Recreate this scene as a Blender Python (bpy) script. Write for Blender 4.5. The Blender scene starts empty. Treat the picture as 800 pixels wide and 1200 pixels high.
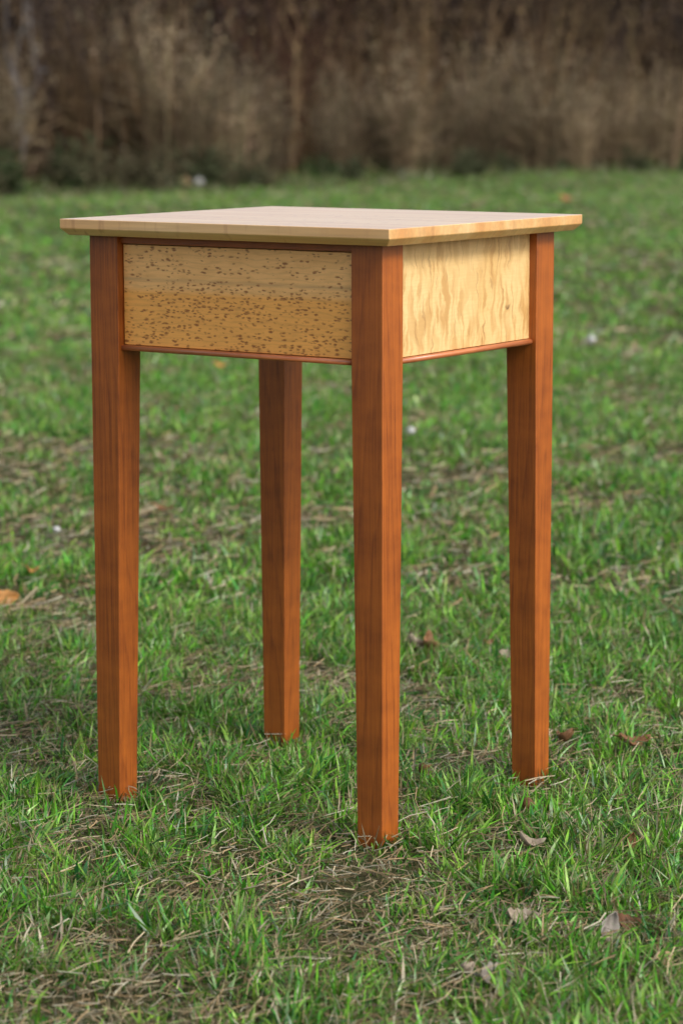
import bpy, bmesh, math, random
import numpy as np
from mathutils import Vector, Matrix, noise as mnoise

random.seed(7)
rng = np.random.default_rng(11)
scene = bpy.context.scene
COL = scene.collection
PI = math.pi

# ------------------------------------------------------------------ camera
CAM_Z = 0.8539
PITCH = 0.1557
cd = bpy.data.cameras.new('camera')
cam = bpy.data.objects.new('camera', cd)
COL.objects.link(cam)
cam.location = (0.0, 0.0, CAM_Z)
cam.rotation_euler = (PI / 2 - PITCH, 0.0017, 0.0)
cd.sensor_fit = 'VERTICAL'
cd.sensor_height = 36.0
cd.lens = 3108.9 / 1200 * 36.0
cd.clip_start = 0.05
cd.clip_end = 2000
cd.dof.use_dof = True
cd.dof.focus_distance = 3.08
cd.dof.aperture_fstop = 6.5
cd.dof.aperture_blades = 8
scene.camera = cam

# ------------------------------------------------------------------ sky, sun, exposure
SUN_EL, SUN_AZ = math.radians(42), math.radians(127)      # azimuth clockwise from +Y
world = bpy.data.worlds.new('World')
scene.world = world
world.use_nodes = True
wn, wl = world.node_tree.nodes, world.node_tree.links
wn.clear()
sky = wn.new('ShaderNodeTexSky')
sky.sky_type = 'NISHITA'
sky.sun_disc = False
sky.sun_elevation = SUN_EL
sky.sun_rotation = SUN_AZ
sky.air_density = 1.0
sky.dust_density = 3.0
sky.ozone_density = 1.0
hs = wn.new('ShaderNodeHueSaturation')
hs.inputs['Saturation'].default_value = 0.36               # cloud veil: whiter than a clear sky
bg = wn.new('ShaderNodeBackground')
bg.inputs['Strength'].default_value = 0.12
wo = wn.new('ShaderNodeOutputWorld')
wl.new(sky.outputs[0], hs.inputs['Color'])
wl.new(hs.outputs[0], bg.inputs['Color'])
wl.new(bg.outputs[0], wo.inputs['Surface'])

sd = bpy.data.lights.new('sun', 'SUN')
sd.energy = 1.5
sd.angle = math.radians(16)
sd.color = (1.0, 0.965, 0.91)
sun = bpy.data.objects.new('sun', sd)
COL.objects.link(sun)
sdir = Vector((math.sin(SUN_AZ) * math.cos(SUN_EL), math.cos(SUN_AZ) * math.cos(SUN_EL), math.sin(SUN_EL)))
sun.rotation_euler = sdir.to_track_quat('Z', 'Y').to_euler()
sun.location = (4, -4, 8)

scene.view_settings.view_transform = 'Standard'
scene.view_settings.look = 'None'
scene.view_settings.gamma = 1.0
scene.view_settings.use_curve_mapping = False
scene.view_settings.exposure = 0.95
scene.render.engine = 'CYCLES'
scene.cycles.use_denoising = True
scene.cycles.max_bounces = 6
scene.cycles.transparent_max_bounces = 4
scene.cycles.caustics_reflective = False
scene.cycles.caustics_refractive = False


# ------------------------------------------------------------------ helpers
def tag(o, label=None, cat=None, group=None, kind=None):
    if label: o['label'] = label
    if cat: o['category'] = cat
    if group: o['group'] = group
    if kind: o['kind'] = kind
    return o


def empty(name, loc=(0, 0, 0), rz=0.0):
    o = bpy.data.objects.new(name, None)
    o.empty_display_size = 0.1
    o.location = loc
    o.rotation_euler = (0, 0, rz)
    COL.objects.link(o)
    return o


def link(name, me, mat=None, parent=None, loc=(0, 0, 0)):
    o = bpy.data.objects.new(name, me)
    COL.objects.link(o)
    if mat and not me.materials: me.materials.append(mat)
    o.parent = parent
    o.location = loc
    return o


def bm_obj(name, bm, mat, parent=None, smooth=False, loc=(0, 0, 0)):
    bmesh.ops.recalc_face_normals(bm, faces=bm.faces)
    me = bpy.data.meshes.new(name)
    bm.to_mesh(me)
    bm.free()
    if smooth:
        for p in me.polygons: p.use_smooth = True
    return link(name, me, mat, parent, loc)


def bevel(o, w, seg=2):
    m = o.modifiers.new('bevel', 'BEVEL')
    m.width = w; m.segments = seg; m.limit_method = 'ANGLE'; m.angle_limit = math.radians(25)
    m.harden_normals = False
    return o


def box_bm(x0, x1, y0, y1, z0, z1, bm=None):
    bm = bm or bmesh.new()
    v = [bm.verts.new(p) for p in ((x0, y0, z0), (x1, y0, z0), (x1, y1, z0), (x0, y1, z0),
                                   (x0, y0, z1), (x1, y0, z1), (x1, y1, z1), (x0, y1, z1))]
    for f in ((3, 2, 1, 0), (4, 5, 6, 7), (0, 1, 5, 4), (1, 2, 6, 5), (2, 3, 7, 6), (3, 0, 4, 7)):
        bm.faces.new([v[i] for i in f])
    return bm


def tri_mesh(name, V, T, col=None, smooth=True):
    """V (n,3), T (m,3) -> mesh, with an optional per-vertex colour attribute 'tint'"""
    me = bpy.data.meshes.new(name)
    V = np.asarray(V, np.float32); T = np.asarray(T, np.int32)
    me.vertices.add(len(V)); me.vertices.foreach_set('co', V.ravel())
    me.loops.add(T.size); me.loops.foreach_set('vertex_index', T.ravel())
    me.polygons.add(len(T))
    me.polygons.foreach_set('loop_start', np.arange(0, T.size, 3, dtype=np.int32))
    me.polygons.foreach_set('loop_total', np.full(len(T), 3, np.int32))
    me.polygons.foreach_set('use_smooth', np.full(len(T), smooth, bool))
    if col is not None:
        a = me.attributes.new('tint', 'FLOAT_COLOR', 'POINT')
        c = np.ones((len(V), 4), np.float32); c[:, :3] = col
        a.data.foreach_set('color', c.ravel())
    me.update(calc_edges=True)
    return me


def hash2(ix, iy, s):
    n = (ix * 374761393 + iy * 668265263 + s * 1442695041) & 0x7fffffff
    n = ((n ^ (n >> 13)) * 1274126177) & 0x7fffffff
    return ((n ^ (n >> 16)) & 0xffff) / 65535.0


def vnoise(x, y, s=0):
    ix, iy = np.floor(x).astype(np.int64), np.floor(y).astype(np.int64)
    fx, fy = x - ix, y - iy
    fx = fx * fx * (3 - 2 * fx); fy = fy * fy * (3 - 2 * fy)
    a = hash2(ix, iy, s); b = hash2(ix + 1, iy, s); c = hash2(ix, iy + 1, s); d = hash2(ix + 1, iy + 1, s)
    return (a * (1 - fx) + b * fx) * (1 - fy) + (c * (1 - fx) + d * fx) * fy


def fbm(x, y, s=0, o=3):
    v = 0; a = 0.5; t = 0
    for k in range(o):
        v = v + a * vnoise(x, y, s + k * 17); t += a
        x = x * 2.03 + 11.3; y = y * 2.03 + 4.7; a *= 0.5
    return v / t


def ground_z(x, y):
    x = np.asarray(x, float); y = np.asarray(y, float)
    h = (fbm(x * 1.6, y * 1.6, 3, 3) - 0.5) * 0.022
    h = h + (fbm(x * 0.25, y * 0.25, 9, 2) - 0.5) * 0.10 * np.clip((y - 4.2) / 6, 0, 1)
    return h - 0.004


# ------------------------------------------------------------------ node helpers
class NT:
    def __init__(self, name):
        self.m = bpy.data.materials.new(name)
        self.m.use_nodes = True
        self.t = self.m.node_tree
        self.t.nodes.clear()
        self.out = self.n('ShaderNodeOutputMaterial')
        self.b = self.n('ShaderNodeBsdfPrincipled')
        self.l(self.b.outputs[0], self.out.inputs['Surface'])

    def n(self, typ, **k):
        x = self.t.nodes.new(typ)
        for a, v in k.items():
            if a.startswith('i_'):
                key = a[2:].replace('_', ' ')
                if key in x.inputs: x.inputs[key].default_value = v
            else: setattr(x, a, v)
        return x

    def l(self, a, b): self.t.links.new(a, b)

    def mapped(self, src, scale, loc=(0, 0, 0), rot=(0, 0, 0)):
        mp = self.n('ShaderNodeMapping')
        mp.inputs['Scale'].default_value = scale
        mp.inputs['Location'].default_value = loc
        mp.inputs['Rotation'].default_value = rot
        self.l(src, mp.inputs['Vector'])
        return mp.outputs[0]

    def noise(self, vec, scale, detail=3, rough=0.55, dist=0.0):
        x = self.n('ShaderNodeTexNoise')
        x.inputs['Scale'].default_value = scale; x.inputs['Detail'].default_value = detail
        x.inputs['Roughness'].default_value = rough; x.inputs['Distortion'].default_value = dist
        self.l(vec, x.inputs['Vector'])
        return x.outputs[0]

    def ramp(self, fac, stops, interp='LINEAR'):
        x = self.n('ShaderNodeValToRGB')
        x.color_ramp.interpolation = interp
        e = x.color_ramp.elements
        while len(e) < len(stops): e.new(0.5)
        for el, (p, c) in zip(e, stops):
            el.position = p
            el.color = (c, c, c, 1) if isinstance(c, (int, float)) else (*c, 1)
        self.l(fac, x.inputs[0])
        return x.outputs[0]

    def math(self, op, a, b=None, c=None, clamp=False):
        x = self.n('ShaderNodeMath', operation=op, use_clamp=clamp)
        for i, v in enumerate((a, b, c)):
            if v is None: continue
            if isinstance(v, (int, float)): x.inputs[i].default_value = v
            else: self.l(v, x.inputs[i])
        return x.outputs[0]

    def mix(self, fac, a, b, mode='MIX'):
        x = self.n('ShaderNodeMix', data_type='RGBA', blend_type=mode)
        for i, v in ((0, fac), (6, a), (7, b)):
            if isinstance(v, (int, float)): x.inputs[i].default_value = v
            elif isinstance(v, tuple): x.inputs[i].default_value = (*v, 1)
            else: self.l(v, x.inputs[i])
        return x.outputs[2]

    def bump(self, h, strength, dist=0.001):
        x = self.n('ShaderNodeBump')
        x.inputs['Strength'].default_value = strength; x.inputs['Distance'].default_value = dist
        self.l(h, x.inputs['Height'])
        self.l(x.outputs[0], self.b.inputs['Normal'])


def finish(N, col, rough=0.38, coat=0.25, coat_rough=0.3):
    N.l(col, N.b.inputs['Base Color'])
    N.b.inputs['Roughness'].default_value = rough
    N.b.inputs['Coat Weight'].default_value = coat
    N.b.inputs['Coat Roughness'].default_value = coat_rough
    N.b.inputs['IOR'].default_value = 1.48
    return N.m


# ------------------------------------------------------------------ wood
def cherry_material(name, along='Z', light=(0.385, 0.101, 0.0125), dark=(0.168, 0.036, 0.0052)):
    N = NT(name)
    tc = N.n('ShaderNodeTexCoord')
    oi = N.n('ShaderNodeObjectInfo')
    rnd = N.n('ShaderNodeCombineXYZ')
    N.l(N.math('MULTIPLY', oi.outputs['Random'], 0.9), rnd.inputs[0])
    N.l(N.math('MULTIPLY', oi.outputs['Random'], 1.7), rnd.inputs[1])
    N.l(N.math('MULTIPLY', oi.outputs['Random'], 5.3), rnd.inputs[2])
    va = N.n('ShaderNodeVectorMath', operation='ADD')
    N.l(tc.outputs['Object'], va.inputs[0]); N.l(rnd.outputs[0], va.inputs[1])
    v = va.outputs[0]
    if along == 'X': v = N.mapped(v, (1, 1, 1), rot=(0, PI / 2, 0))
    if along == 'Y': v = N.mapped(v, (1, 1, 1), rot=(PI / 2, 0, 0))
    # growth rings: bands of distance from a tilted pith, warped
    warp = N.noise(N.mapped(v, (1, 1, 0.35)), 9, 2)
    w = N.n('ShaderNodeTexWave', wave_type='BANDS', bands_direction='DIAGONAL', wave_profile='SAW')
    w.inputs['Scale'].default_value = 13; w.inputs['Distortion'].default_value = 5.5
    w.inputs['Detail'].default_value = 2; w.inputs['Detail Scale'].default_value = 1.2
    N.l(N.mapped(v, (3.4, 2.6, 0.22), rot=(0.03, 0.02, 0.3)), w.inputs['Vector'])
    rings = N.ramp(w.outputs[0], [(0.0, 0.0), (0.72, 0.25), (0.93, 1.0), (1.0, 0.2)])
    fine = N.noise(N.mapped(v, (650, 650, 9)), 1.0, 3, 0.6)
    fig = N.noise(N.mapped(v, (26, 26, 40), rot=(0.35, 0.2, 0)), 1.0, 3, 0.5)
    broad = N.noise(N.mapped(v, (7, 7, 3)), 1.0, 2, 0.5)
    mid = N.noise(N.mapped(v, (230, 230, 3.5)), 1.0, 3, 0.6)
    f = N.math('ADD', N.math('ADD', N.math('MULTIPLY', fine, 0.38), N.math('MULTIPLY', mid, 0.20)), N.math('MULTIPLY', fig, 0.24))
    f = N.math('ADD', f, N.math('MULTIPLY', broad, 0.18))
    f = N.math('SUBTRACT', f, N.math('MULTIPLY', rings, 0.07))
    col = N.ramp(f, [(0.36, dark), (0.48, tuple((a + b) / 2 for a, b in zip(light, dark))), (0.62, light)])
    fleck = N.ramp(N.noise(N.mapped(v, (900, 900, 55)), 1.0, 1, 0.5), [(0.66, 0.0), (0.74, 1.0)])
    col = N.mix(N.math('MULTIPLY', fleck, 0.35), col, tuple(c * 0.5 for c in dark))
    N.bump(N.math('ADD', fine, N.math('MULTIPLY', rings, 0.6)), 0.10, 0.0006)
    return finish(N, col, 0.40, 0.30, 0.24)


def birdseye_material(name):
    """drawer front: x along the board, z up; eyes gather in lengthwise drifts below a glue line"""
    N = NT(name)
    tc = N.n('ShaderNodeTexCoord'); o = tc.outputs['Object']
    sx = N.n('ShaderNodeSeparateXYZ'); N.l(o, sx.inputs[0]); z = sx.outputs[2]
    wv = N.n('ShaderNodeVectorMath', operation='MULTIPLY_ADD')
    nz = N.n('ShaderNodeTexNoise'); nz.inputs['Scale'].default_value = 120; nz.inputs['Detail'].default_value = 2
    N.l(o, nz.inputs['Vector']); N.l(nz.outputs['Color'], wv.inputs[0])
    wv.inputs[1].default_value = (0.006, 0.006, 0.0045); N.l(o, wv.inputs[2])
    ov = wv.outputs[0]
    drift = N.noise(N.mapped(o, (12, 1, 105)), 1.0, 3, 0.55)
    top = N.ramp(N.math('MULTIPLY_ADD', z, 8.0, -4.48), [(0.0, 1.0), (0.50, 1.0), (0.62, 0.88), (0.95, 0.80)])

    def eyes(sc, loc, thr):
        vo = N.n('ShaderNodeTexVoronoi', feature='F1'); vo.inputs['Scale'].default_value = 1.0
        N.l(N.mapped(ov, sc, loc), vo.inputs['Vector'])
        sc_ = N.n('ShaderNodeSeparateColor'); N.l(vo.outputs['Color'], sc_.inputs[0])
        sel = N.math('MULTIPLY', N.math('ADD', sc_.outputs[0], N.math('MULTIPLY', drift, 1.7)), top)
        rad = N.ramp(N.math('MULTIPLY', sel, 0.5), [(thr / 2, 0.0), (thr / 2 + 0.22, 1.0)])
        d = N.math('SUBTRACT', N.math('MULTIPLY', rad, 0.42), vo.outputs['Distance'])
        return N.ramp(d, [(0.0, 0.0), (0.26, 1.0)])
    e = N.math('MAXIMUM', eyes((95, 1, 250), (0, .3, 0), 0.87), eyes((130, 1, 330), (3.3, 7.1, 1.7), 0.95))
    grain = N.noise(N.mapped(o, (14, 14, 520)), 1.0, 3, 0.6)
    swirl = N.noise(N.mapped(o, (22, 5, 60)), 1.0, 3, 0.6, 1.2)
    lines = N.n('ShaderNodeTexWave', wave_type='BANDS', bands_direction='Z')
    lines.inputs['Scale'].default_value = 30; lines.inputs['Distortion'].default_value = 9
    lines.inputs['Detail'].default_value = 3; lines.inputs['Detail Scale'].default_value = 1.6
    N.l(N.mapped(o, (0.35, 1, 1.4)), lines.inputs['Vector'])
    upper = (0.88, 0.485, 0.178); lower = (0.88, 0.405, 0.092)
    seam = N.math('MULTIPLY_ADD', z, 40.0, -40.0 * 0.627)
    base = N.mix(N.ramp(N.math('ADD', seam, 0.5), [(0.35, 0.0), (0.65, 1.0)]), lower, upper)
    sl = N.ramp(N.math('ABSOLUTE', N.math('SUBTRACT', z, 0.6400)), [(0.0, 0.5), (0.0011, 0.0)])
    sl = N.math('MULTIPLY', sl, N.ramp(N.noise(N.mapped(o, (16, 1, 1)), 1.0, 2), [(0.35, 0.3), (0.6, 1.0)]))
    col = N.mix(N.ramp(N.math('ADD', N.math('MULTIPLY', grain, 0.45), N.math('MULTIPLY', swirl, 0.65)), [(0.35, 0.42), (0.62, 0.0)]), base, (0.56, 0.265, 0.066))
    col = N.mix(N.math('MULTIPLY', N.ramp(lines.outputs[0], [(0.72, 0.0), (1.0, 1.0)]), 0.15), col, (0.30, 0.14, 0.04))
    col = N.mix(sl, col, (0.30, 0.20, 0.10))
    col = N.mix(N.math('MULTIPLY', e, 0.85), col, (0.210, 0.058, 0.012))
    N.bump(N.math('SUBTRACT', grain, e), 0.12, 0.0006)
    return finish(N, col, 0.40, 0.15, 0.35)


def curly_material(name):
    """side apron: y along the board, z up; upright ripples in pale maple with thin ray lines"""
    N = NT(name)
    tc = N.n('ShaderNodeTexCoord'); o = tc.outputs['Object']
    wv = N.n('ShaderNodeVectorMath', operation='MULTIPLY_ADD')
    nz = N.n('ShaderNodeTexNoise'); nz.inputs['Scale'].default_value = 42; nz.inputs['Detail'].default_value = 3
    N.l(o, nz.inputs['Vector']); N.l(nz.outputs['Color'], wv.inputs[0])
    wv.inputs[1].default_value = (0.014, 0.024, 0.03); N.l(o, wv.inputs[2]); ov = wv.outputs[0]
    rip = N.noise(N.mapped(ov, (1, 125, 22)), 1.0, 2, 0.5)
    patch = N.noise(N.mapped(o, (1, 13, 9), (0, 1.3, 0.2)), 1.0, 2, 0.5)
    amt = N.ramp(patch, [(0.36, 0.25), (0.56, 1.0)])
    ripd = N.math('MULTIPLY', N.ramp(rip, [(0.45, 0.0), (0.60, 1.0)]), amt)
    dash = N.noise(N.mapped(ov, (1, 210, 24), (0, 3, 1)), 1.0, 2, 0.5)
    dashd = N.ramp(dash, [(0.61, 0.0), (0.69, 1.0)])
    fine = N.noise(N.mapped(o, (1, 30, 460)), 1.0, 2, 0.6)
    broad = N.noise(N.mapped(o, (1, 9, 5), (0, 0.6, 0.4)), 1.0, 2, 0.5)
    base = N.ramp(broad, [(0.35, (0.63, 0.390, 0.145)), (0.65, (0.72, 0.505, 0.235))])
    col = N.mix(N.math('MULTIPLY', ripd, 0.72), base, (0.43, 0.215, 0.060))
    col = N.mix(N.math('MULTIPLY', dashd, 0.42), col, (0.24, 0.10, 0.028))
    col = N.mix(N.math('MULTIPLY', N.ramp(fine, [(0.40, 1.0), (0.62, 0.0)]), 0.16), col, (0.45, 0.27, 0.09))
    # one small dark pin knot
    kv = N.n('ShaderNodeVectorMath', operation='SUBTRACT'); kv.inputs[1].default_value = (0.2, 0.098, 0.612)
    N.l(ov, kv.inputs[0])
    kl = N.n('ShaderNodeVectorMath', operation='LENGTH')
    N.l(N.mapped(kv.outputs[0], (0, 0.7, 0.9), (0, -0.008, -0.009)), kl.inputs[0])
    col = N.mix(N.ramp(kl.outputs['Value'], [(0.0012, 0.95), (0.0034, 0.0)]), col, (0.06, 0.018, 0.006))
    N.bump(N.math('ADD', rip, N.math('MULTIPLY', dash, -0.7)), 0.45, 0.0018)
    return finish(N, col, 0.38, 0.18, 0.3)


def top_material(name):
    """table top: boards run along x, eyes and reddish bars on the edges"""
    N = NT(name)
    tc = N.n('ShaderNodeTexCoord'); o = tc.outputs['Object']
    grain = N.noise(N.mapped(o, (7, 210, 210)), 1.0, 3, 0.6)
    streak = N.noise(N.mapped(o, (2.2, 34, 14)), 1.0, 3, 0.55)
    bars = N.noise(N.mapped(o, (95, 75, 10), (0.2, 0.7, 0)), 1.0, 2, 0.5)
    area = N.noise(N.mapped(o, (7, 11, 1), (2.2, 0.1, 0)), 1.0, 2, 0.5)
    base = N.ramp(streak, [(0.34, (0.62, 0.290, 0.088)), (0.52, (0.72, 0.395, 0.142)), (0.68, (0.78, 0.49, 0.22))])
    col = N.mix(N.math('MULTIPLY', N.ramp(grain, [(0.36, 1.0), (0.58, 0.0)]), 0.35), base, (0.40, 0.22, 0.08))
    bd = N.math('MULTIPLY', N.ramp(bars, [(0.56, 0.0), (0.70, 1.0)]), N.ramp(area, [(0.45, 0.15), (0.62, 1.0)]))
    col = N.mix(N.math('MULTIPLY', bd, 0.6), col, (0.33, 0.115, 0.035))
    N.bump(grain, 0.06, 0.0005)
    N.b.inputs['Coat IOR'].default_value = 1.95
    N.b.inputs['Specular IOR Level'].default_value = 0.8
    return finish(N, col, 0.34, 1.0, 0.27)


M_cherry = cherry_material('cherry_upright')
M_cherry_x = cherry_material('cherry_lengthwise', 'X')
M_bead_x = cherry_material('cherry_bead_lengthwise', 'X', (0.50, 0.165, 0.055), (0.30, 0.080, 0.024))
M_bead_y = cherry_material('cherry_bead_crosswise', 'Y', (0.50, 0.165, 0.055), (0.30, 0.080, 0.024))
M_birdseye = birdseye_material('birdseye_maple')
M_curly = curly_material('curly_maple')
M_top = top_material('maple_top')


# ------------------------------------------------------------------ foliage and litter materials
def tint_material(name, rough=0.5, trans=0.3, spec=0.4, var=0.25, nscale=60):
    N = NT(name)
    at = N.n('ShaderNodeAttribute', attribute_name='tint')
    tc = N.n('ShaderNodeTexCoord')
    n = N.noise(tc.outputs['Object'], nscale, 2)
    col = N.mix(N.math('MULTIPLY', N.ramp(n, [(0.35, 1.0), (0.65, 0.0)]), var), at.outputs['Color'], (0.0, 0.0, 0.0))
    N.l(col, N.b.inputs['Base Color'])
    N.b.inputs['Roughness'].default_value = rough
    N.b.inputs['Specular IOR Level'].default_value = spec
    tr = N.n('ShaderNodeBsdfTranslucent'); N.l(col, tr.inputs['Color'])
    mx = N.n('ShaderNodeMixShader'); mx.inputs[0].default_value = trans
    N.l(N.b.outputs[0], mx.inputs[1]); N.l(tr.outputs[0], mx.inputs[2])
    N.l(mx.outputs[0], N.out.inputs['Surface'])
    return N.m


M_grass = tint_material('grass_blade', 0.36, 0.30, 0.5, 0.25, 90)
M_straw = tint_material('dry_straw', 0.65, 0.15, 0.25, 0.20, 90)
M_brush = tint_material('dry_stem', 0.8, 0.05, 0.15, 0.25, 7)
M_brushleaf = tint_material('brush_leaf', 0.7, 0.2, 0.15, 0.2, 7)


def ground_material():
    N = NT('lawn_soil')
    tc = N.n('ShaderNodeTexCoord'); o = tc.outputs['Object']
    a = N.noise(o, 1.1, 4, 0.6); b = N.noise(o, 9, 4, 0.65); c = N.noise(o, 140, 3, 0.7)
    soil = N.ramp(c, [(0.3, (0.016, 0.012, 0.007)), (0.55, (0.070, 0.054, 0.030)), (0.75, (0.20, 0.160, 0.095))])
    moss = N.ramp(c, [(0.3, (0.010, 0.024, 0.005)), (0.7, (0.045, 0.085, 0.016))])
    f = N.ramp(N.math('ADD', N.math('MULTIPLY', a, 0.5), N.math('MULTIPLY', b, 0.5)), [(0.40, 0.15), (0.60, 0.85)])
    N.l(N.mix(f, soil, moss), N.b.inputs['Base Color'])
    N.b.inputs['Roughness'].default_value = 0.95
    N.b.inputs['Specular IOR Level'].default_value = 0.1
    N.bump(c, 0.6, 0.01)
    return N.m


def leaf_material(name, c0, c1, vein=0.5):
    N = NT(name)
    tc = N.n('ShaderNodeTexCoord'); o = tc.outputs['Object']
    a = N.noise(o, 70, 4, 0.65); b = N.noise(o, 420, 2, 0.6)
    s = N.n('ShaderNodeSeparateXYZ'); N.l(o, s.inputs[0])
    rib = N.ramp(N.math('ABSOLUTE', s.outputs[1]), [(0.0, 1.0), (0.0009, 0.0)])
    col = N.ramp(N.math('ADD', N.math('MULTIPLY', a, 0.7), N.math('MULTIPLY', b, 0.3)), [(0.36, c0), (0.62, c1)])
    col = N.mix(N.math('MULTIPLY', rib, vein), col, tuple(min(1, c * 1.35) for c in c1))
    N.l(col, N.b.inputs['Base Color'])
    N.b.inputs['Roughness'].default_value = 0.7
    N.b.inputs['Specular IOR Level'].default_value = 0.25
    N.bump(b, 0.3, 0.001)
    return N.m


# ------------------------------------------------------------------ ground
def build_ground():
    ys = np.concatenate([np.linspace(-30, 1.5, 12), np.linspace(1.6, 6, 80), np.linspace(6.1, 40, 140), np.array([45, 60, 90, 150, 260, 420])])
    xs = np.concatenate([np.array([-300, -150, -70, -35, -18, -10]), np.linspace(-7, -1.3, 26), np.linspace(-1.2, 1.2, 50), np.linspace(1.3, 8, 30), np.array([11, 18, 35, 70, 150, 300])])
    X, Y = np.meshgrid(xs, ys)
    Z = ground_z(X, Y)
    V = np.stack([X, Y, Z], -1).reshape(-1, 3)
    nx, ny = len(xs), len(ys)
    i = (np.arange(ny - 1)[:, None] * nx + np.arange(nx - 1)[None]).ravel()
    T = np.concatenate([np.stack([i, i + 1, i + nx + 1], 1), np.stack([i, i + nx + 1, i + nx], 1)])
    o = link('ground', tri_mesh('ground', V, T), ground_material())
    tag(o, 'lawn soil and thatch under the grass', None, None, 'structure')


build_ground()


# ------------------------------------------------------------------ table
TX, TY, TRZ = -0.0204, 3.2117, -0.5965
H = 0.71
A, B, OV = 0.2333, 0.2154, 0.0247          # half sizes of the top, overhang
LW, FW = 0.0419, 0.0336                    # leg at the top, leg at the foot
TE, TB, BI = 0.0112, 0.0080, 0.0075        # top: square edge, underside bevel drop and inset


def build_table():
    t = empty('side_table', (TX, TY, 0), TRZ)
    tag(t, 'small square side table with cherry legs, maple aprons and pale maple top on lawn', 'table')
    # top
    bm = bmesh.new()
    def ring(ins, z): return [bm.verts.new(p) for p in ((-A + ins, -B + ins, z), (A - ins, -B + ins, z), (A - ins, B - ins, z), (-A + ins, B - ins, z))]
    r = [ring(0, H), ring(0, H - TE), ring(BI, H - TE - TB)]
    bm.faces.new(r[0])
    for p, q in zip(r, r[1:]):
        for i in range(4): bm.faces.new((p[i], p[(i + 1) % 4], q[(i + 1) % 4], q[i]))
    bm.faces.new(r[2][::-1])
    bevel(bm_obj('tabletop', bm, M_top, t), 0.0008)
    zt = H - TE - TB
    # legs: outer corner plumb, inner faces tapered below the apron
    bm = bmesh.new()
    def sec(w, z): return [bm.verts.new(p) for p in ((0, 0, z), (w, 0, z), (w, w, z), (0, w, z))]
    r = [sec(FW, -0.012), sec(LW, 0.545), sec(LW, zt)]
    bm.faces.new(r[0][::-1]); bm.faces.new(r[2])
    for p, q in zip(r, r[1:]):
        for i in range(4): bm.faces.new((p[i], p[(i + 1) % 4], q[(i + 1) % 4], q[i]))
    bmesh.ops.recalc_face_normals(bm, faces=bm.faces)
    lm = bpy.data.meshes.new('leg'); bm.to_mesh(lm); bm.free()
    ax, by = A - OV, B - OV
    for x, y, rz in ((-ax, -by, 0), (ax, -by, PI / 2), (ax, by, PI), (-ax, by, -PI / 2)):
        l = link('leg', lm, M_cherry, t, (x, y, 0)); l.rotation_euler.z = rz
        bevel(l, 0.0010)
    # aprons
    RC = 0.0105                             # set back from the leg faces
    TH = 0.018
    z0, z1, zr = 0.5608, 0.6815, zt
    ix, iy = ax - LW, by - LW
    g = 0.0012
    d = bm_obj('drawer_front', box_bm(-ix + g, ix - g, -by + RC, -by + RC + TH, z0 + 0.0006, z1 - 0.0012), M_birdseye, t); bevel(d, 0.0006)
    d['label'] = 'birdseye maple drawer front with dark eyes and glue line'
    r_ = bm_obj('top_rail', box_bm(-ix - 0.004, ix + 0.004, -by + RC - 0.004, -by + RC + 0.03, z1, zr + 0.0), M_cherry_x, t); bevel(r_, 0.0006)
    r_['label'] = 'thin cherry rail above the birdseye drawer front'
    s = bm_obj('side_apron', box_bm(ax - RC - TH, ax - RC, -iy - 0.004, iy + 0.004, z0 + 0.0006, zr), M_curly, t); bevel(s, 0.0005)
    s['label'] = 'curly maple side apron with upright ripples and a pin knot'
    bm_obj('side_apron', box_bm(-ax + RC, -ax + RC + TH, -iy - 0.004, iy + 0.004, z0 + 0.0006, zr), M_curly, t)
    bm_obj('back_apron', box_bm(-ix - 0.004, ix + 0.004, by - RC - TH, by - RC, z0 + 0.0006, zr), M_birdseye, t)
    bm_obj('drawer_bottom', box_bm(-ix + 0.003, ix - 0.003, -by + RC + TH + 0.002, by - RC - TH - 0.002, z0 + 0.006, z0 + 0.012), M_top, t)

    # half-round bead under each apron, standing proud of the panel
    def bead(L, axis, sgn, off):
        bm = bmesh.new()
        prof = []
        h, p = 0.0064, 0.0060
        for k in range(9):
            a_ = -PI / 2 + PI * k / 8
            prof.append((-p + p * 0.55 + math.cos(a_) * p * 0.45 * 1.0 + p * 0.0, math.sin(a_) * h / 2))
        prof = [(-0.020, -h / 2)] + prof + [(-0.020, h / 2)]
        rings = []
        for e in (-L, L):
            rr = []
            for q, z in prof:
                q2 = sgn * (off + q)
                rr.append(bm.verts.new((e, q2, z) if axis == 'x' else (q2, e, z)))
            rings.append(rr)
        n = len(prof)
        for i in range(n): bm.faces.new((rings[0][i], rings[0][(i + 1) % n], rings[1][(i + 1) % n], rings[1][i]))
        bm.faces.new(rings[0]); bm.faces.new(rings[1][::-1])
        o = bm_obj('bead_moulding', bm, M_bead_x if axis == 'x' else M_bead_y, t, False, (0, 0, z0 - h / 2))
        for pl in o.data.polygons: pl.use_smooth = len(pl.vertices) == 4 and abs(pl.normal.z) < 0.97
    out = RC - 0.0055
    bead(ix + 0.0015, 'x', -1, by - out); bead(ix + 0.0015, 'x', 1, by - out)
    bead(iy + 0.0015, 'y', 1, ax - out); bead(iy + 0.0015, 'y', -1, ax - out)
    return t


build_table()


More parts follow.
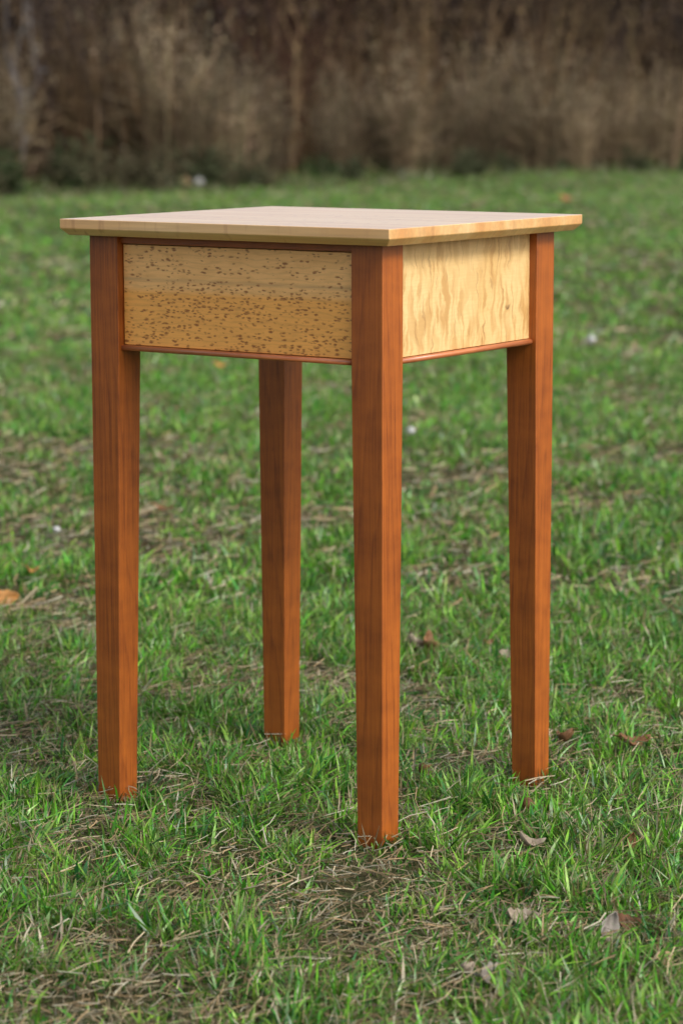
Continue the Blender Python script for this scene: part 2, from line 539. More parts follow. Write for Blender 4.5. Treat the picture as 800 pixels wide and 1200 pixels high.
# ------------------------------------------------------------------ grass
def blades(x, y, z, h, w, ang, lean, curl, twist, col, tipcol, segs=3, roll=None):
    """each blade: a tapering strip of `segs` sections that leans, bends and ends in a point"""
    n = len(x)
    dx, dy = np.cos(ang), np.sin(ang)
    sa = ang + PI / 2 + twist
    sx, sy = np.cos(sa), np.sin(sa)
    nv = 2 * segs + 1
    V = np.empty((n, nv, 3), np.float32); C = np.empty((n, nv, 3), np.float32)
    for k in range(segs + 1):
        s = k / segs
        out = h * (lean * s + curl * s * s)
        up = h * np.maximum(s * np.sqrt(np.maximum(1 - lean ** 2 * 0.6, 0.05)) - 0.42 * curl * s * s, 0.02 * s)
        px, py, pz = x + dx * out, y + dy * out, z + up
        cc = col + (tipcol - col) * (s ** 1.5)
        if k < segs:
            ww = w * 0.5 * (1 - 0.55 * s ** 2) * (0.75 if k == 0 else 1.0)
            V[:, 2 * k] = np.stack([px - sx * ww, py - sy * ww, pz], 1)
            V[:, 2 * k + 1] = np.stack([px + sx * ww, py + sy * ww, pz + ww * 0.5], 1)
            C[:, 2 * k] = cc; C[:, 2 * k + 1] = cc
        else:
            V[:, 2 * k] = np.stack([px, py, pz], 1); C[:, 2 * k] = cc
    t = []
    for k in range(segs - 1):
        a = 2 * k
        t += [(a, a + 1, a + 3), (a, a + 3, a + 2)]
    a = 2 * (segs - 1)
    t.append((a, a + 1, a + 2))
    T = (np.arange(n)[:, None, None] * nv + np.array(t)[None]).reshape(-1, 3)
    return V.reshape(-1, 3), T, C.reshape(-1, 3)


def straws(x, y, z, L, w, ang, tilt, bend, col):
    """a dead stem lying in the thatch: a thin bowed ribbon, two sections"""
    n = len(x)
    V = np.empty((n, 6, 3), np.float32); C = np.repeat(col[:, None, :], 6, 1).astype(np.float32)
    for k in range(3):
        s = k / 2 - 0.5
        a2 = ang + bend * s * 1.6
        px = x + np.cos(a2) * L * s; py = y + np.sin(a2) * L * s
        pz = z + L * tilt * (s + 0.5) + L * 0.12 * np.abs(bend) * (0.25 - s * s)
        ox, oy = -np.sin(a2) * w * 0.5, np.cos(a2) * w * 0.5
        V[:, 2 * k] = np.stack([px - ox, py - oy, pz - w * 0.35], 1)
        V[:, 2 * k + 1] = np.stack([px + ox, py + oy, pz + w * 0.35], 1)
    t = []
    for k in range(2):
        a = 2 * k
        t += [(a, a + 1, a + 3), (a, a + 3, a + 2)]
    T = (np.arange(n)[:, None, None] * 6 + np.array(t)[None]).reshape(-1, 3)
    return V.reshape(-1, 3), T, C.reshape(-1, 3)


def merge(parts):
    V, T, C, o = [], [], [], 0
    for v, t, c in parts:
        V.append(v); T.append(t + o); C.append(c); o += len(v)
    return np.concatenate(V), np.concatenate(T), np.concatenate(C)


def lush(x, y):
    """0 = worn straw patch, 1 = thick green turf"""
    a = fbm(x * 4.2, y * 3.4, 41, 3); b = fbm(x * 0.8, y * 0.75, 57, 2); c = vnoise(x * 17, y * 17, 71)
    v = 0.46 * a + 0.14 * b + 0.40 * c
    # worn spots around the table, as on the lawn
    for (px, py, r, s) in WORN:
        v = v - s * np.exp(-(((x - px) / r) ** 2 + ((y - py) / (r * 1.3)) ** 2))
    v = v + 0.06 * np.clip((y - 6) / 10, 0, 1) - 0.04 * np.clip((2.75 - y) / 0.3, 0, 1)
    return np.clip((v - 0.285) / 0.27, 0, 1)


WORN = [(0.045, 2.84, 0.06, 0.06), (0.07, 2.76, 0.11, 0.05), (0.15, 3.38, 0.10, 0.08), (-0.05, 2.68, 0.10, 0.08), (0.30, 3.40, 0.08, 0.08), (-0.22, 2.70, 0.12, 0.07), (0.10, 2.40, 0.30, 0.06), (-0.40, 5.3, 0.25, 0.07)]

GREENS = np.array([(0.058, 0.240, 0.010), (0.100, 0.380, 0.016), (0.180, 0.460, 0.026), (0.022, 0.110, 0.010), (0.290, 0.500, 0.055), (0.036, 0.190, 0.044)])
STRAWS = np.array([(0.36, 0.285, 0.165), (0.44, 0.365, 0.235), (0.27, 0.20, 0.105), (0.19, 0.135, 0.070), (0.34, 0.235, 0.12), (0.40, 0.37, 0.27)])


def spots(n, y0, y1, marg, p=1.0, wide=0.135):
    """random points on the lawn strip, thinning with distance"""
    out_x, out_y = [], []
    y = y0 + (y1 - y0) * rng.random(n) ** p
    x = (rng.random(n) * 2 - 1) * (wide * y + marg)
    return x, y


def in_leg(x, y):
    c, s = math.cos(-TRZ), math.sin(-TRZ)
    lx = c * (x - TX) - s * (y - TY); ly = s * (x - TX) + c * (y - TY)
    ax, by = A - OV, B - OV
    return (np.abs(np.abs(lx) - (ax - FW / 2)) < FW / 2 + 0.001) & (np.abs(np.abs(ly) - (by - FW / 2)) < FW / 2 + 0.001)


def foot_trim(x, y):
    """trodden, shorter grass right before each foot"""
    ax, by = A - OV - FW / 2, B - OV - FW / 2
    c, s_ = math.cos(TRZ), math.sin(TRZ)
    k = np.ones(len(x))
    for sx, sy in ((-1, -1), (1, -1), (1, 1), (-1, 1)):
        fx = TX + c * sx * ax - s_ * sy * by; fy = TY + s_ * sx * ax + c * sy * by
        k = np.minimum(k, 1 - 0.45 * np.exp(-(((x - fx) / .045) ** 2 + ((y - fy + .04) / .075) ** 2)))
    return k


def tufts(nt, per, y0, y1, marg, hmin, hmax, wid, rad, segs, p=1.0, wide=0.135):
    cx, cy = spots(nt, y0, y1, marg, p, wide)
    L = lush(cx, cy)
    keep = rng.random(nt) < 0.48 + 0.52 * L
    cx, cy, L = cx[keep], cy[keep], L[keep]
    m = len(cx)
    k = np.maximum(2, (per * (0.35 + 0.75 * L) * rng.uniform(0.6, 1.4, m)).astype(int))
    idx = np.repeat(np.arange(m), k); n = len(idx)
    th = rng.random(n) * 2 * PI; rr = rad * np.sqrt(rng.random(n)) * rng.uniform(0.6, 1.5, m)[idx]
    x = cx[idx] + rr * np.cos(th); y = cy[idx] + rr * np.sin(th)
    hh = (hmin + (hmax - hmin) * (0.15 + 0.85 * L[idx]) * rng.random(n) ** 1.2) * rng.uniform(0.75, 1.25, m)[idx]
    tdir = rng.random(m) * 2 * PI
    ang = np.where(rng.random(n) < 0.45, th, tdir[idx]) + rng.normal(0, 0.5, n)
    lean = np.clip(rng.normal(0.42, 0.28, n), 0, 1.0)
    curl = np.clip(rng.normal(0.38, 0.34, n), 0, 1.2)
    w = wid * np.clip(rng.lognormal(-0.2, 0.35, n), 0.4, 2.0)
    base = GREENS[rng.integers(0, len(GREENS), m)][idx] * 0.55 + GREENS[rng.integers(0, len(GREENS), n)] * 0.45
    base = base * rng.uniform(0.5, 1.35, n)[:, None]
    near = np.clip((3.1 - y) / 0.5, 0, 1)
    dry = (rng.random(n) < (0.56 - 0.36 * L[idx] + 0.12 * near))
    w = np.where(dry, w * 0.62, w)
    base[dry] = STRAWS[rng.integers(0, len(STRAWS), dry.sum())] * rng.uniform(0.7, 1.1, dry.sum())[:, None]
    tip = base.copy()
    yt = rng.random(n) < 0.30
    tip[yt] = base[yt] * 0.4 + np.array((0.30, 0.27, 0.10)) * 0.6
    ok = ~in_leg(x, y)
    q = [v[ok] for v in (x, y, hh, w, ang, lean, curl)]
    x, y, hh, w, ang, lean, curl = q
    hh = hh * foot_trim(x, y)
    z = ground_z(x, y) - 0.003
    return blades(x, y, z, hh, w, ang, lean, curl, rng.normal(0, 0.7, len(x)), base[ok], tip[ok], segs)


def lying(n, y0, y1, marg, Lm, wid, p=1.0, wide=0.135):
    x, y = spots(n, y0, y1, marg, p, wide)
    L = lush(x, y)
    keep = rng.random(n) < (0.9 - 0.7 * L)
    x, y, L = x[keep], y[keep], L[keep]
    n = len(x)
    z = ground_z(x, y) + 0.001 + 0.018 * rng.random(n) ** 1.3
    col = STRAWS[rng.integers(0, len(STRAWS), n)] * rng.uniform(0.35, 1.2, n)[:, None]
    return straws(x, y, z, Lm * rng.uniform(0.4, 1.6, n), wid * rng.uniform(0.5, 1.4, n), rng.random(n) * 2 * PI,
                  np.clip(rng.normal(0.05, 0.18, n), -0.15, 0.6), rng.normal(0, 0.3, n), col)


def foot_tufts():
    """blades pressed against the feet of the table"""
    ax, by = A - OV - FW / 2, B - OV - FW / 2
    c, s_ = math.cos(TRZ), math.sin(TRZ)
    n = 60 * 4
    sx = np.repeat([-1, 1, 1, -1], 60); sy = np.repeat([-1, -1, 1, 1], 60)
    th = rng.random(n) * 2 * PI; r = FW * 0.62 + 0.018 * rng.random(n)
    lx = sx * ax + r * np.cos(th) * 1.15; ly = sy * by + r * np.sin(th) * 1.15
    x = TX + c * lx - s_ * ly; y = TY + s_ * lx + c * ly
    ok = ~in_leg(x, y); x, y, th = x[ok], y[ok], th[ok]; n = len(x)
    base = GREENS[rng.integers(0, len(GREENS), n)] * rng.uniform(0.5, 1.1, n)[:, None]
    d = rng.random(n) < .35
    base[d] = STRAWS[rng.integers(0, len(STRAWS), d.sum())] * .7
    return blades(x, y, ground_z(x, y) - .003, rng.uniform(.014, .046, n), .003 * rng.uniform(.6, 1.2, n), th + TRZ + rng.normal(0, .9, n),
                  np.clip(rng.normal(.3, .2, n), 0, .9), np.clip(rng.normal(.3, .3, n), 0, 1), rng.normal(0, .7, n), base, base * .9 + .01, 3)


def build_grass():
    g = [tufts(22500, 13, 2.0, 4.4, 0.75, 0.010, 0.047, 0.0031, 0.020, 3),
         tufts(31000, 10, 4.3, 9.0, 0.6, 0.012, 0.052, 0.0050, 0.030, 2, 1.0, 0.26),
         tufts(86000, 7, 8.8, 42.0, 1.2, 0.016, 0.052, 0.0165, 0.085, 1, 1.2, 0.33)]
    g.append(foot_tufts())
    o = link('lawn_grass', tri_mesh('lawn_grass', *merge(g)), M_grass)
    tag(o, 'short tufted green grass covering the lawn', 'grass', None, 'stuff')
    s = [lying(4000, 2.0, 4.4, 0.75, 0.042, 0.0009), lying(120000, 2.0, 4.4, 0.75, 0.026, 0.0009),
         lying(80000, 4.3, 9.0, 0.6, 0.030, 0.0024, 1.0, 0.22),
         lying(70000, 8.8, 34.0, 1.0, 0.06, 0.006, 1.1, 0.24)]
    o = link('dry_thatch', tri_mesh('dry_thatch', *merge(s)), M_straw)
    tag(o, 'dead straw thatch lying between the grass tufts', 'thatch', None, 'stuff')


build_grass()


# ------------------------------------------------------------------ brush behind the lawn
def edge_y(x):
    return 26.3 + 1.12 * x


class Sticks:
    def __init__(self): self.V, self.T, self.C = [], [], []

    def tube(self, pts, rads, col):
        b = len(self.V); n = 3
        for p, r in zip(pts, rads):
            for k in range(n):
                a = 2 * PI * k / n
                self.V.append((p[0] + r * math.cos(a), p[1] + r * math.sin(a), p[2])); self.C.append(col)
        for i in range(len(pts) - 1):
            for k in range(n):
                a0, a1 = b + i * n + k, b + i * n + (k + 1) % n
                self.T += [(a0, a1, a1 + n), (a0, a1 + n, a0 + n)]

    def leaf(self, p, d, L, w, col):
        d = Vector(d).normalized()
        s = d.cross(Vector((random.gauss(0, 1), random.gauss(0, 1), random.gauss(0, 1)))).normalized() * w * 0.5
        p = Vector(p); m = p + d * L * 0.45; e = p + d * L
        b = len(self.V)
        self.V += [tuple(p), tuple(m - s), tuple(m + s), tuple(e)]; self.C += [col] * 4
        self.T += [(b, b + 1, b + 2), (b + 1, b + 3, b + 2)]

    def mesh(self, name): return tri_mesh(name, self.V, self.T, np.array(self.C), False)


def vary(c, a=0.2):
    k = 0.92 * random.uniform(1 - a, 1 + a)
    return tuple(min(1, x * k * random.uniform(0.93, 1.07)) for x in c)


def branch(S, LF, p, d, L, r, depth, col, leafcol, nleaf):
    pts, rads = [p.copy()], [r]
    q = p.copy(); dd = d.copy()
    for k in range(3):
        dd = (dd + Vector((random.gauss(0, .16), random.gauss(0, .16), random.gauss(0.03, .08)))).normalized()
        q = q + dd * L / 3
        pts.append(q.copy()); rads.append(r * (1 - 0.26 * (k + 1)))
    S.tube(pts, rads, vary(col))
    if depth > 0:
        for _ in range(random.randint(3, 5)):
            i = random.randint(1, 3)
            nd = (dd + Vector((random.gauss(0, .55), random.gauss(0, .55), random.gauss(0.1, .35)))).normalized()
            branch(S, LF, pts[i], nd, L * random.uniform(.4, .65), max(rads[i] * .6, 0.0022), depth - 1, col, leafcol, nleaf)
    if depth <= 1:
        for _ in range(nleaf):
            i = random.randint(0, 2); f = random.random()
            c = pts[i].lerp(pts[i + 1], f) + Vector((random.gauss(0, .03), random.gauss(0, .03), random.gauss(0, .03)))
            LF.leaf(c, (random.gauss(0, 1), random.gauss(0, 1), random.gauss(-.3, .7)), random.uniform(.03, .09), random.uniform(.008, .02), vary(leafcol, .45))


def shrub_meshes(tall, stems, col, leafcol, nleaf, spread):
    S, LF = Sticks(), Sticks()
    for _ in range(stems):
        a = random.random() * 2 * PI
        d = Vector((math.cos(a) * spread * random.random(), math.sin(a) * spread * random.random(), 1)).normalized()
        p = Vector((random.gauss(0, .10), random.gauss(0, .10), -0.05))
        branch(S, LF, p, d, tall * random.uniform(.55, .8), random.uniform(.010, .018), 2, col, leafcol, nleaf)
    return S.mesh('stems'), LF.mesh('dead_leaves')


def tall_grass_meshes(tall, stems, col, seedcol, spread, leaves=3):
    S, LF = Sticks(), Sticks()
    for _ in range(stems):
        a = random.random() * 2 * PI; r = abs(random.gauss(0, .16))
        p = Vector((math.cos(a) * r, math.sin(a) * r, -0.03))
        h = tall * random.uniform(.55, 1.1)
        out = spread * random.random()
        b = a + random.gauss(0, .5)
        pts = [p + Vector((math.cos(b) * out * h * s ** 1.7, math.sin(b) * out * h * s ** 1.7, h * s)) for s in (0, .4, .75, 1)]
        c = vary(col, .75)
        S.tube(pts, [.006, .005, .0035, .002], c)
        for _ in range(leaves):
            s = random.uniform(.05, .8); q = p.lerp(pts[2], s)
            LF.leaf(q, (random.gauss(0, .6), random.gauss(0, .6), random.uniform(-.2, 1.3)), random.uniform(.2, .5), random.uniform(.010, .022), vary(col, .35))
        for k in range(random.randint(7, 13)):
            q = pts[2].lerp(pts[3], random.uniform(.1, 1.1)) + Vector((random.gauss(0, .03), random.gauss(0, .03), 0))
            LF.leaf(q, (random.gauss(0, .7), random.gauss(0, .7), random.uniform(-.3, 1)), random.uniform(.03, .08), random.uniform(.007, .016), vary(seedcol, .45))
    return S.mesh('stems'), LF.mesh('seed_heads')


def weed_meshes(tall, stems, col):
    S, LF = Sticks(), Sticks()
    for _ in range(stems):
        a = random.random() * 2 * PI; r = abs(random.gauss(0, .14))
        p = Vector((math.cos(a) * r, math.sin(a) * r, -0.03))
        h = tall * random.uniform(.5, 1.1)
        e = p + Vector((math.cos(a) * h * .35 * random.random(), math.sin(a) * h * .35 * random.random(), h))
        S.tube([p, p.lerp(e, .5) + Vector((random.gauss(0, .02), 0, 0)), e], [.005, .004, .002], vary(col, .2))
        for _ in range(11):
            q = p.lerp(e, random.uniform(.1, 1))
            LF.leaf(q, (random.gauss(0, 1), random.gauss(0, 1), random.uniform(-.2, 1)), random.uniform(.06, .16), random.uniform(.018, .04), vary(col, .4))
    return S.mesh('stems'), LF.mesh('leaves')


PLANTS = []


def rough_grass():
    """uncut grass where the mown lawn runs into the brush"""
    n = 16000
    x = rng.uniform(-7, 8.5, n); y = edge_y(x) + rng.normal(-0.05, 0.38, n) + 0.5 * (vnoise(x * 1.1, x * 0, 8) - .5)
    h = rng.uniform(.05, .30, n) * np.clip(.55 + .6 * (y - edge_y(x)), .25, 1.2)
    c = np.array([(.10, .17, .035), (.15, .19, .06), (.24, .20, .11), (.07, .12, .03)])[rng.integers(0, 4, n)] * rng.uniform(.6, 1.2, n)[:, None]
    m = blades(x, y, ground_z(x, y) - .01, h, rng.uniform(.006, .016, n), rng.random(n) * 6.28, np.clip(rng.normal(.35, .2, n), 0, .9), np.clip(rng.normal(.3, .3, n), 0, 1), rng.normal(0, .7, n), c, c * 1.1, 2)
    o = link('rough_grass', tri_mesh('rough_grass', *m), M_grass)
    tag(o, 'uncut grass fringe where the lawn meets the dry brush', 'grass', None, 'stuff')


rough_grass()


def plant(name, meshes, partnames, x, y, sc, rz, label, cat, group):
    t = empty(name, (x, y, float(ground_z(x, y))), rz)
    t.scale = (sc, sc, sc)
    tag(t, label, cat, group)
    link(partnames[0], meshes[0], M_brush, t)
    p = link(partnames[1], meshes[1], M_brushleaf, t); p['kind'] = 'stuff'      # hundreds of bits, too small to pick apart
    PLANTS.append(t)
    return t


def zone(x):
    return float(vnoise(np.array([x * 1.3]), np.array([.5]), 5)[0])


def pick(v, x):
    k = zone(x) * len(v) + random.gauss(0, .7)
    return v[max(0, min(len(v) - 1, int(k)))]


def scatter(n, x0, x1, d0, d1, jit=0.5):
    out = []
    for i in range(n):
        x = x0 + (x1 - x0) * (i + 0.5 + random.uniform(-jit, jit)) / n
        out.append((x, edge_y(x) + random.uniform(d0, d1)))
    return out


def shade(c, q): return tuple(v * q for v in c)


SAPLINGS = ((-2.95, .6, 2.5, .03, 'thin bluish grey sapling stem before the grey violet shrubs'),
            (-1.60, .9, 2.6, .05, 'slim pale ochre sapling stem rising beside the dark reddish shrubs'),
            (-0.48, .7, 2.5, .00, 'upright straw-coloured stem at the edge of the dark hollow'),
            (0.90, .7, 2.8, -.08, 'tall forked straw-coloured sapling stem in the brown brush'),
            (1.45, 1.0, 2.6, .20, 'strongly slanting brown sapling stem in the brown brush'),
            (2.25, .8, 2.6, .16, 'leaning tan sapling stem with a tuft of pale seed heads'),
            (3.40, .8, 2.5, .02, 'straight tan sapling stem before the grey violet shrubs'))


def build_brush():
    BROWN, RED, GREY, TAN, SEED = (.080, .046, .026), (.066, .026, .018), (.092, .070, .064), (.230, .168, .098), (.350, .275, .180)
    DEAD = (.085, .050, .027)
    kinds = dict(
        brown=[shrub_meshes(2.4, 7, shade(BROWN, q), shade(DEAD, q), 3, .30) for q in (.6, .9, 1.25)],
        red=[shrub_meshes(2.3, 8, RED, (.060, .026, .017), 2, .34) for _ in range(2)],
        grey=[shrub_meshes(2.4, 8, GREY, (.085, .064, .054), 1, .26) for _ in range(2)],
        tan=[tall_grass_meshes(1.25, 46, shade(TAN, q), shade(SEED, q), .40) for q in (.45, .7, 1.0, 1.35)],
        reed=[tall_grass_meshes(1.95, 34, shade((.165, .104, .052), q), shade((.21, .145, .08), q), .55, 4) for q in (.65, .9, 1.2)],
        green=[weed_meshes(.55, 26, c) for c in ((.040, .066, .022), (.066, .076, .036), (.105, .092, .050))])
    # green weeds along the mown edge
    for x, y in scatter(84, -5.5, 7.0, -0.4, 0.9, 1.5):
        if x > 1.0 and random.random() < .3: continue
        plant('green_weed', random.choice(kinds['green']), ('stems', 'leaves'), x, y, random.uniform(.3, .8) * (1.2 if x < -1.2 else .8), random.random() * 6.28,
              'low dull green leafy weed at the foot of the dry brush along the lawn edge', 'weed', 'green weeds along the lawn edge')
    for x, y in scatter(84, -6.0, 8.0, 0.15, 2.0, 1.5):
        if zone(x * .8 + 2) < .36 and random.random() < .75: continue
        plant('dry_grass_clump', pick(kinds['tan'], x), ('stems', 'seed_heads'), x, y, random.uniform(.55, 1.2) * (1.15 if -3 < x < -1.1 else .95), random.random() * 6.28,
              'waist-high tan dry grass clump with pale seed heads in front of the shrubs', 'dry grass', 'low dry grass clumps before the shrubs')
    for x, y in scatter(30, -6.0, 8.0, 1.2, 4.2, 1.0):
        if -1.15 < x + 0.15 < -0.35 and random.random() < .8: continue
        plant('dry_reed_clump', pick(kinds['reed'], x + 4), ('stems', 'seed_heads'), x, y, random.uniform(.85, 1.25), random.random() * 6.28,
              'head-high brown dry reed clump standing among the bare shrubs', 'reeds', 'tall dry reed clumps')
    for i, (x, y) in enumerate(scatter(34, -6.0, 8.5, 2.2, 6.0)):
        k = 'red' if -1.9 < x < 0.2 else ('grey' if x < -2.0 or x > 2.9 else 'brown')
        if random.random() < .2: k = 'brown'
        lab = {'red': 'dark reddish bare shrub behind the dry reeds', 'grey': 'grey violet bare twiggy shrub behind the dry reeds', 'brown': 'brown shrub with withered leaves behind the dry reeds'}[k]
        plant('bare_shrub', random.choice(kinds[k]), ('stems', 'dead_leaves'), x, y, random.uniform(.9, 1.25), random.random() * 6.28, lab, 'shrub', k + ' shrubs behind the reeds')
    # single pale stems that stand out of the mass
    for x, d, h, lean, lab in SAPLINGS:
        y = edge_y(x) + d + .8
        t = empty('sapling', (x, y, float(ground_z(x, y))))
        tag(t, lab, 'sapling')
        S, LF = Sticks(), Sticks()
        c = (.15, .14, .14) if 'grey sapling' in lab else (.20, .135, .07)
        for j in range(3):
            pts = [Vector((random.gauss(0, .05), random.gauss(0, .05), -.05))]
            for k in range(6):
                pts.append(Vector((lean * h * ((k + 1) / 6) ** 1.5 + random.gauss(0, .05) + (j - 1) * .10 * k / 3, random.gauss(0, .05), h * (k + 1) / 6 * (1 - .1 * j))))
            S.tube(pts, [.009, .0085, .008, .007, .006, .0045, .003], vary(c, .15))
            for _ in range(16):
                k = random.randint(1, 5)
                q = pts[k].lerp(pts[k + 1], random.random())
                LF.leaf(q, (random.gauss(0, 1), random.gauss(0, 1), random.gauss(0, .8)), random.uniform(.06, .16), random.uniform(.012, .03), vary(c, .3))
        link('stems', S.mesh('stems'), M_brush, t); link('dead_leaves', LF.mesh('dead_leaves'), M_brushleaf, t)['kind'] = 'stuff'
    # the wood behind, one mass of stems and withered leaves
    n = 5200
    x = rng.uniform(-16, 20, n); y = 26.3 + 1.12 * np.clip(x, -7, 9) + 4.5 + 9 * rng.random(n)
    cols = np.array([(.022, .013, .009), (.040, .024, .015), (.026, .018, .016), (.085, .054, .030)])
    h = rng.uniform(1.8, 3.1, n)
    v1 = blades(x, y, ground_z(x, y) - .05, h, rng.uniform(.02, .06, n), rng.random(n) * 6.28, np.abs(rng.normal(0, .10, n)), np.abs(rng.normal(0, .12, n)), rng.random(n) * 3,
                cols[rng.integers(0, 4, n)] * 1.15, cols[rng.integers(0, 4, n)], 3)
    n = 65000
    x = rng.uniform(-16, 20, n); y = 26.3 + 1.12 * np.clip(x, -7, 9) + 5.0 + 8.5 * rng.random(n)
    z = ground_z(x, y) + 2.7 * rng.random(n) ** 0.9
    L = rng.uniform(.12, .40, n)
    v2 = straws(x, y, z, L, rng.uniform(.02, .06, n), rng.random(n) * 6.28, rng.normal(.3, .9, n), rng.normal(0, .5, n), cols[rng.integers(0, 4, n)] * rng.uniform(.5, 1.2, n)[:, None])
    o = link('thicket', tri_mesh('thicket', *merge([v1, v2])), M_brush)
    tag(o, 'dense dark brown leafless thicket far behind the lawn', 'thicket', None, 'stuff')


build_brush()


# ------------------------------------------------------------------ litter on the lawn
def leaf_bm(L, W, curl, fold, jag, seed, stalk=True):
    r = random.Random(seed)
    bm = bmesh.new()
    nu, nv = 9, 5
    g = []
    ph = r.random() * 6
    for i in range(nu):
        u = i / (nu - 1)
        half = W * 0.5 * (math.sin(PI * min(1, u * 0.96 + 0.03)) ** 0.75) * (1 + jag * (0.5 if i % 2 else -0.5))
        row = []
        for j in range(nv):
            v = (j / (nv - 1)) * 2 - 1
            xx = (u - 0.5) * L
            zz = curl * L * (2 * u - 1) ** 2 * 0.5 + fold * W * v * v * 0.5 + 0.05 * W * math.sin(u * 9 + v * 3 + ph)
            row.append(bm.verts.new((xx, v * half + 0.04 * L * math.sin(u * 3 + ph), zz)))
        g.append(row)
    for i in range(nu - 1):
        for j in range(nv - 1):
            bm.faces.new((g[i][j], g[i + 1][j], g[i + 1][j + 1], g[i][j + 1]))
    if stalk:
        e = g[0][2].co
        s = [bm.verts.new((e.x - L * .28, e.y + L * .05 + d, e.z + L * .06)) for d in (-.0007, .0007)]
        bm.faces.new((s[0], g[0][1], g[0][3], s[1]))
    return bm


LM = dict(
    orange=leaf_material('leaf_orange', (.20, .09, .022), (.34, .165, .048)),
    brown=leaf_material('leaf_brown', (.090, .042, .018), (.190, .095, .042)),
    dark=leaf_material('leaf_dark_brown', (.055, .024, .011), (.120, .054, .024)),
    tan=leaf_material('leaf_tan', (.26, .165, .085), (.42, .30, .180)),
    pale=leaf_material('leaf_pale', (.15, .115, .078), (.28, .23, .175)),
    grey=leaf_material('leaf_grey', (.13, .11, .09), (.26, .23, .20)),
    white=leaf_material('petal_white', (.60, .58, .53), (.80, .79, .75), 0.0),
    red=leaf_material('leaf_red', (.20, .07, .03), (.30, .12, .05)),
    grey_stone=leaf_material('stone_grey', (.20, .195, .185), (.33, .33, .32), 0.0),
    stone=leaf_material('stone_pale', (.30, .295, .285), (.48, .48, .47), 0.0),
    ochre=leaf_material('stone_ochre', (.34, .22, .11), (.50, .36, .20), 0.0))


def fallen_leaf(x, y, L, W, mat, label, tilt=(0.3, 0.2), rz=0.0, up=0.022, curl=0.5, fold=0.5, jag=0.1, group=None, cat='leaf', name='fallen_leaf', seed=0):
    bm = leaf_bm(L, W, curl, fold, jag, seed + int(x * 1000) + int(y * 77), name == 'fallen_leaf')
    o = bm_obj(name, bm, LM[mat], None, True, (x, y, float(ground_z(x, y)) + up * 0.6))
    o.rotation_euler = (tilt[0], tilt[1], rz)
    s = o.modifiers.new('thickness', 'SOLIDIFY'); s.thickness = 0.0006
    tag(o, label, cat, group)
    return o


def pebble(name, x, y, r, mat, label, cat, sq=(1, .8, .7), up=0.0, lump=.18, seed=1, bits=2):
    bm = bmesh.new()
    bmesh.ops.create_icosphere(bm, subdivisions=bits, radius=1)
    for v in bm.verts:
        k = 1 + lump * 2 * mnoise.noise(v.co * 1.4 + Vector((seed * 3.1, 0, seed)))
        v.co = Vector((v.co.x * sq[0], v.co.y * sq[1], v.co.z * sq[2])) * r * k
    o = bm_obj(name, bm, LM[mat], None, True, (x, y, float(ground_z(x, y)) + up))
    tag(o, label, cat)
    return o


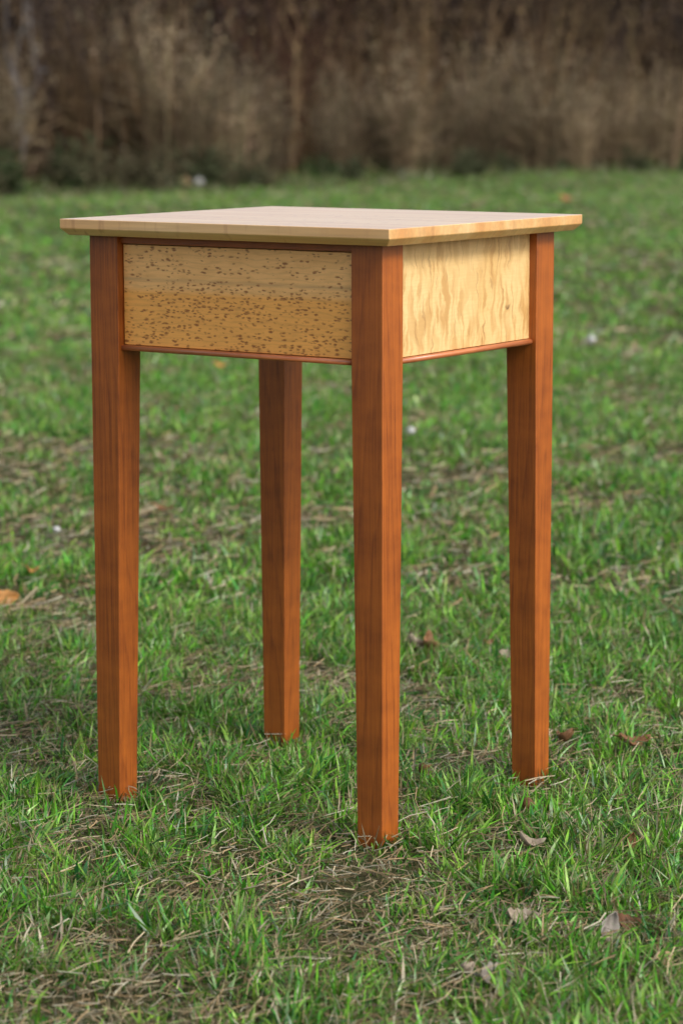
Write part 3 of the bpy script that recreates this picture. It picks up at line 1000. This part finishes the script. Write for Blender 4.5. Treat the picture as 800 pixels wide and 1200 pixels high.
def build_litter():
    F = fallen_leaf
    F(-0.570, 4.387, .050, .030, 'orange', 'bright orange fallen leaf standing up in the grass', (1.0, .1), .5, .026, .3, .4, .25)
    F(-0.551, 4.630, .024, .012, 'orange', 'tiny curled ochre leaf beyond the bright orange leaf', (.3, .2), .3, .034, .9, .6)
    pebble('pebble', -0.555, 5.098, .0065, 'stone', 'small round whitish pebble in grass beyond the ochre leaf', 'pebble', (1.2, .9, .9), .026, seed=2)
    pebble('pebble', .169, 6.51, .011, 'stone', 'round white pebble in grass behind the front table leg', 'pebble', (1, .9, .95), .03, seed=4)
    F(.104, 4.033, .042, .026, 'pale', 'curled pale leaf leaning on a dark brown leaf behind the table', (.9, .5), .9, .030, .5, .9)
    F(.128, 4.020, .036, .026, 'brown', 'dark brown cupped leaf touching the curled pale leaf', (.5, -.4), 2.0, .028, .7, .9)
    F(.097, 3.253, .022, .015, 'dark', 'dark brown crumpled leaf in the straw under the table', (.7, .3), 1.2, .020, .8, 1.0)
    pebble('seed_husk', .221, 3.077, .0078, 'dark', 'round dark brown seed husk lying before a table leg', 'seed husk', (1, .95, 1), .018, .10, 5)
    pebble('seed_husk', .246, 3.072, .0052, 'brown', 'small brown seed husk next to the larger round husk', 'seed husk', (1.1, .9, .9), .016, .15, 6)
    F(.382, 3.406, .044, .024, 'brown', 'pointed russet brown leaf flat on the straw', (.25, .1), .25, .022, .4, .5, .5)
    F(.292, 3.420, .032, .020, 'brown', 'small brown leaf half hidden in grass by a table foot', (.5, .3), 2.3, .022, .7, .6, .2)
    F(.210, 2.912, .030, .014, 'pale', 'narrow pale folded leaf in green grass near the seed husks', (.4, .3), .2, .024, .6, 1.0)
    F(.184, 2.656, .034, .020, 'pale', 'ragged cream leaf lying in worn turf', (.6, .2), .1, .022, .5, .4, .4)
    F(.273, 2.619, .034, .020, 'grey', 'upright grey oval leaf with a brown neighbour in worn turf', (.5, -1.0), 1.2, .022, .4, .5)
    F(.288, 2.640, .030, .022, 'dark', 'dark brown leaf tucked behind the upright grey leaf', (.8, .3), .4, .018, .5, .6, .2)
    F(.315, 2.531, .022, .017, 'tan', 'small pinkish tan leaf by the grey oval leaf', (.7, .1), .6, .018, .4, .5)
    F(.145, 2.473, .032, .026, 'grey', 'broad whitish grey leaf tilted up in sparse grass', (.9, .1), .3, .020, .4, .6, .3)
    F(.117, 2.491, .022, .014, 'pale', 'small crumpled pale leaf beside the broad whitish leaf', (.5, .3), 1.3, .018, .8, .9)
    F(.329, 2.937, .020, .011, 'brown', 'thin upright reddish brown leaf among green blades', (.3, -1.2), 1.4, .020, .3, .6)
    F(.482, 4.497, .016, .011, 'pale', 'small whitish leaf scrap, one of two in grass', (.9, .1), .3, .03, .4, .5, group='paired whitish leaf scraps')
    F(.499, 4.489, .017, .012, 'pale', 'small whitish leaf scrap, one of two in grass', (.9, .2), 1.3, .03, .4, .5, group='paired whitish leaf scraps')
    pebble('pebble', .850, 9.029, .016, 'stone', 'largest pale pebble far out on the lawn', 'pebble', (.9, .9, 1.1), .035, seed=8)
    F(1.715, 20.62, .10, .07, 'red', 'reddish leaf lying on the far lawn', (.6, .2), .4, .05, .5, .5, .2)
    F(-0.377, 8.222, .048, .022, 'orange', 'narrow orange leaf seen between the table legs on distant grass', (.5, .1), .1, .038, .5, .4, .2)
    pebble('field_stone', -1.457, 24.93, .062, 'ochre', 'ochre field stone at the lawn edge touching a white stone', 'stone', (1.1, .8, .75), .07, seed=9, bits=3)
    pebble('field_stone', -1.335, 24.90, .058, 'stone', 'white field stone at the lawn edge beside the ochre stone', 'stone', (1.0, .8, .8), .07, seed=11, bits=3)
    pebble('field_stone', -2.327, 23.75, .045, 'grey_stone', 'lone grey white field stone under the green weeds', 'stone', (.9, .8, .9), .04, seed=12, bits=3)
    F(.247, 3.981, .022, .015, 'pale', 'pale leaf in the grass just behind a table leg', (.9, .1), .4, .026, .4, .5)
    F(-0.369, 5.403, .050, .016, 'brown', 'long brown curled leaf on a straw patch', (.3, .1), -.35, .026, .4, .6)
    F(.227, 4.066, .016, .011, 'brown', 'tiny rusty leaf in green grass behind the table', (.8, .1), .4, .026, .4, .5)


build_litter()


# the plants that stand closest to a landmark are named by it
LANDMARKS = ((-1.60, .9, 'the slim pale ochre sapling'), (0.90, .7, 'the forked straw-coloured sapling'), (2.25, .8, 'the leaning tan sapling'),
             (3.40, .8, 'the straight tan sapling'), (-1.457, 0, 'the ochre and white field stones'), (-2.327, 0, 'the lone grey white field stone'))
SHORT = {'green_weed': 'low dull green leafy weed', 'dry_grass_clump': 'tan dry grass clump with pale seed heads', 'dry_reed_clump': 'tall brown dry reed clump', 'bare_shrub': 'bare twiggy shrub'}
for kind, short in SHORT.items():
    todo = [p for p in PLANTS if p.name.split('.')[0] == kind]
    for x, d, what in LANDMARKS:
        if 'stone' in what and kind in ('dry_reed_clump', 'bare_shrub'): continue
        best = min(todo, key=lambda p: (p.location.x - x) ** 2 + (p.location.y - edge_y(x) - d) ** 2)
        best['label'] = short.replace(' with pale seed heads', '') + (' growing right beside ' if kind != 'bare_shrub' else ' growing straight behind ') + what
        todo.remove(best)
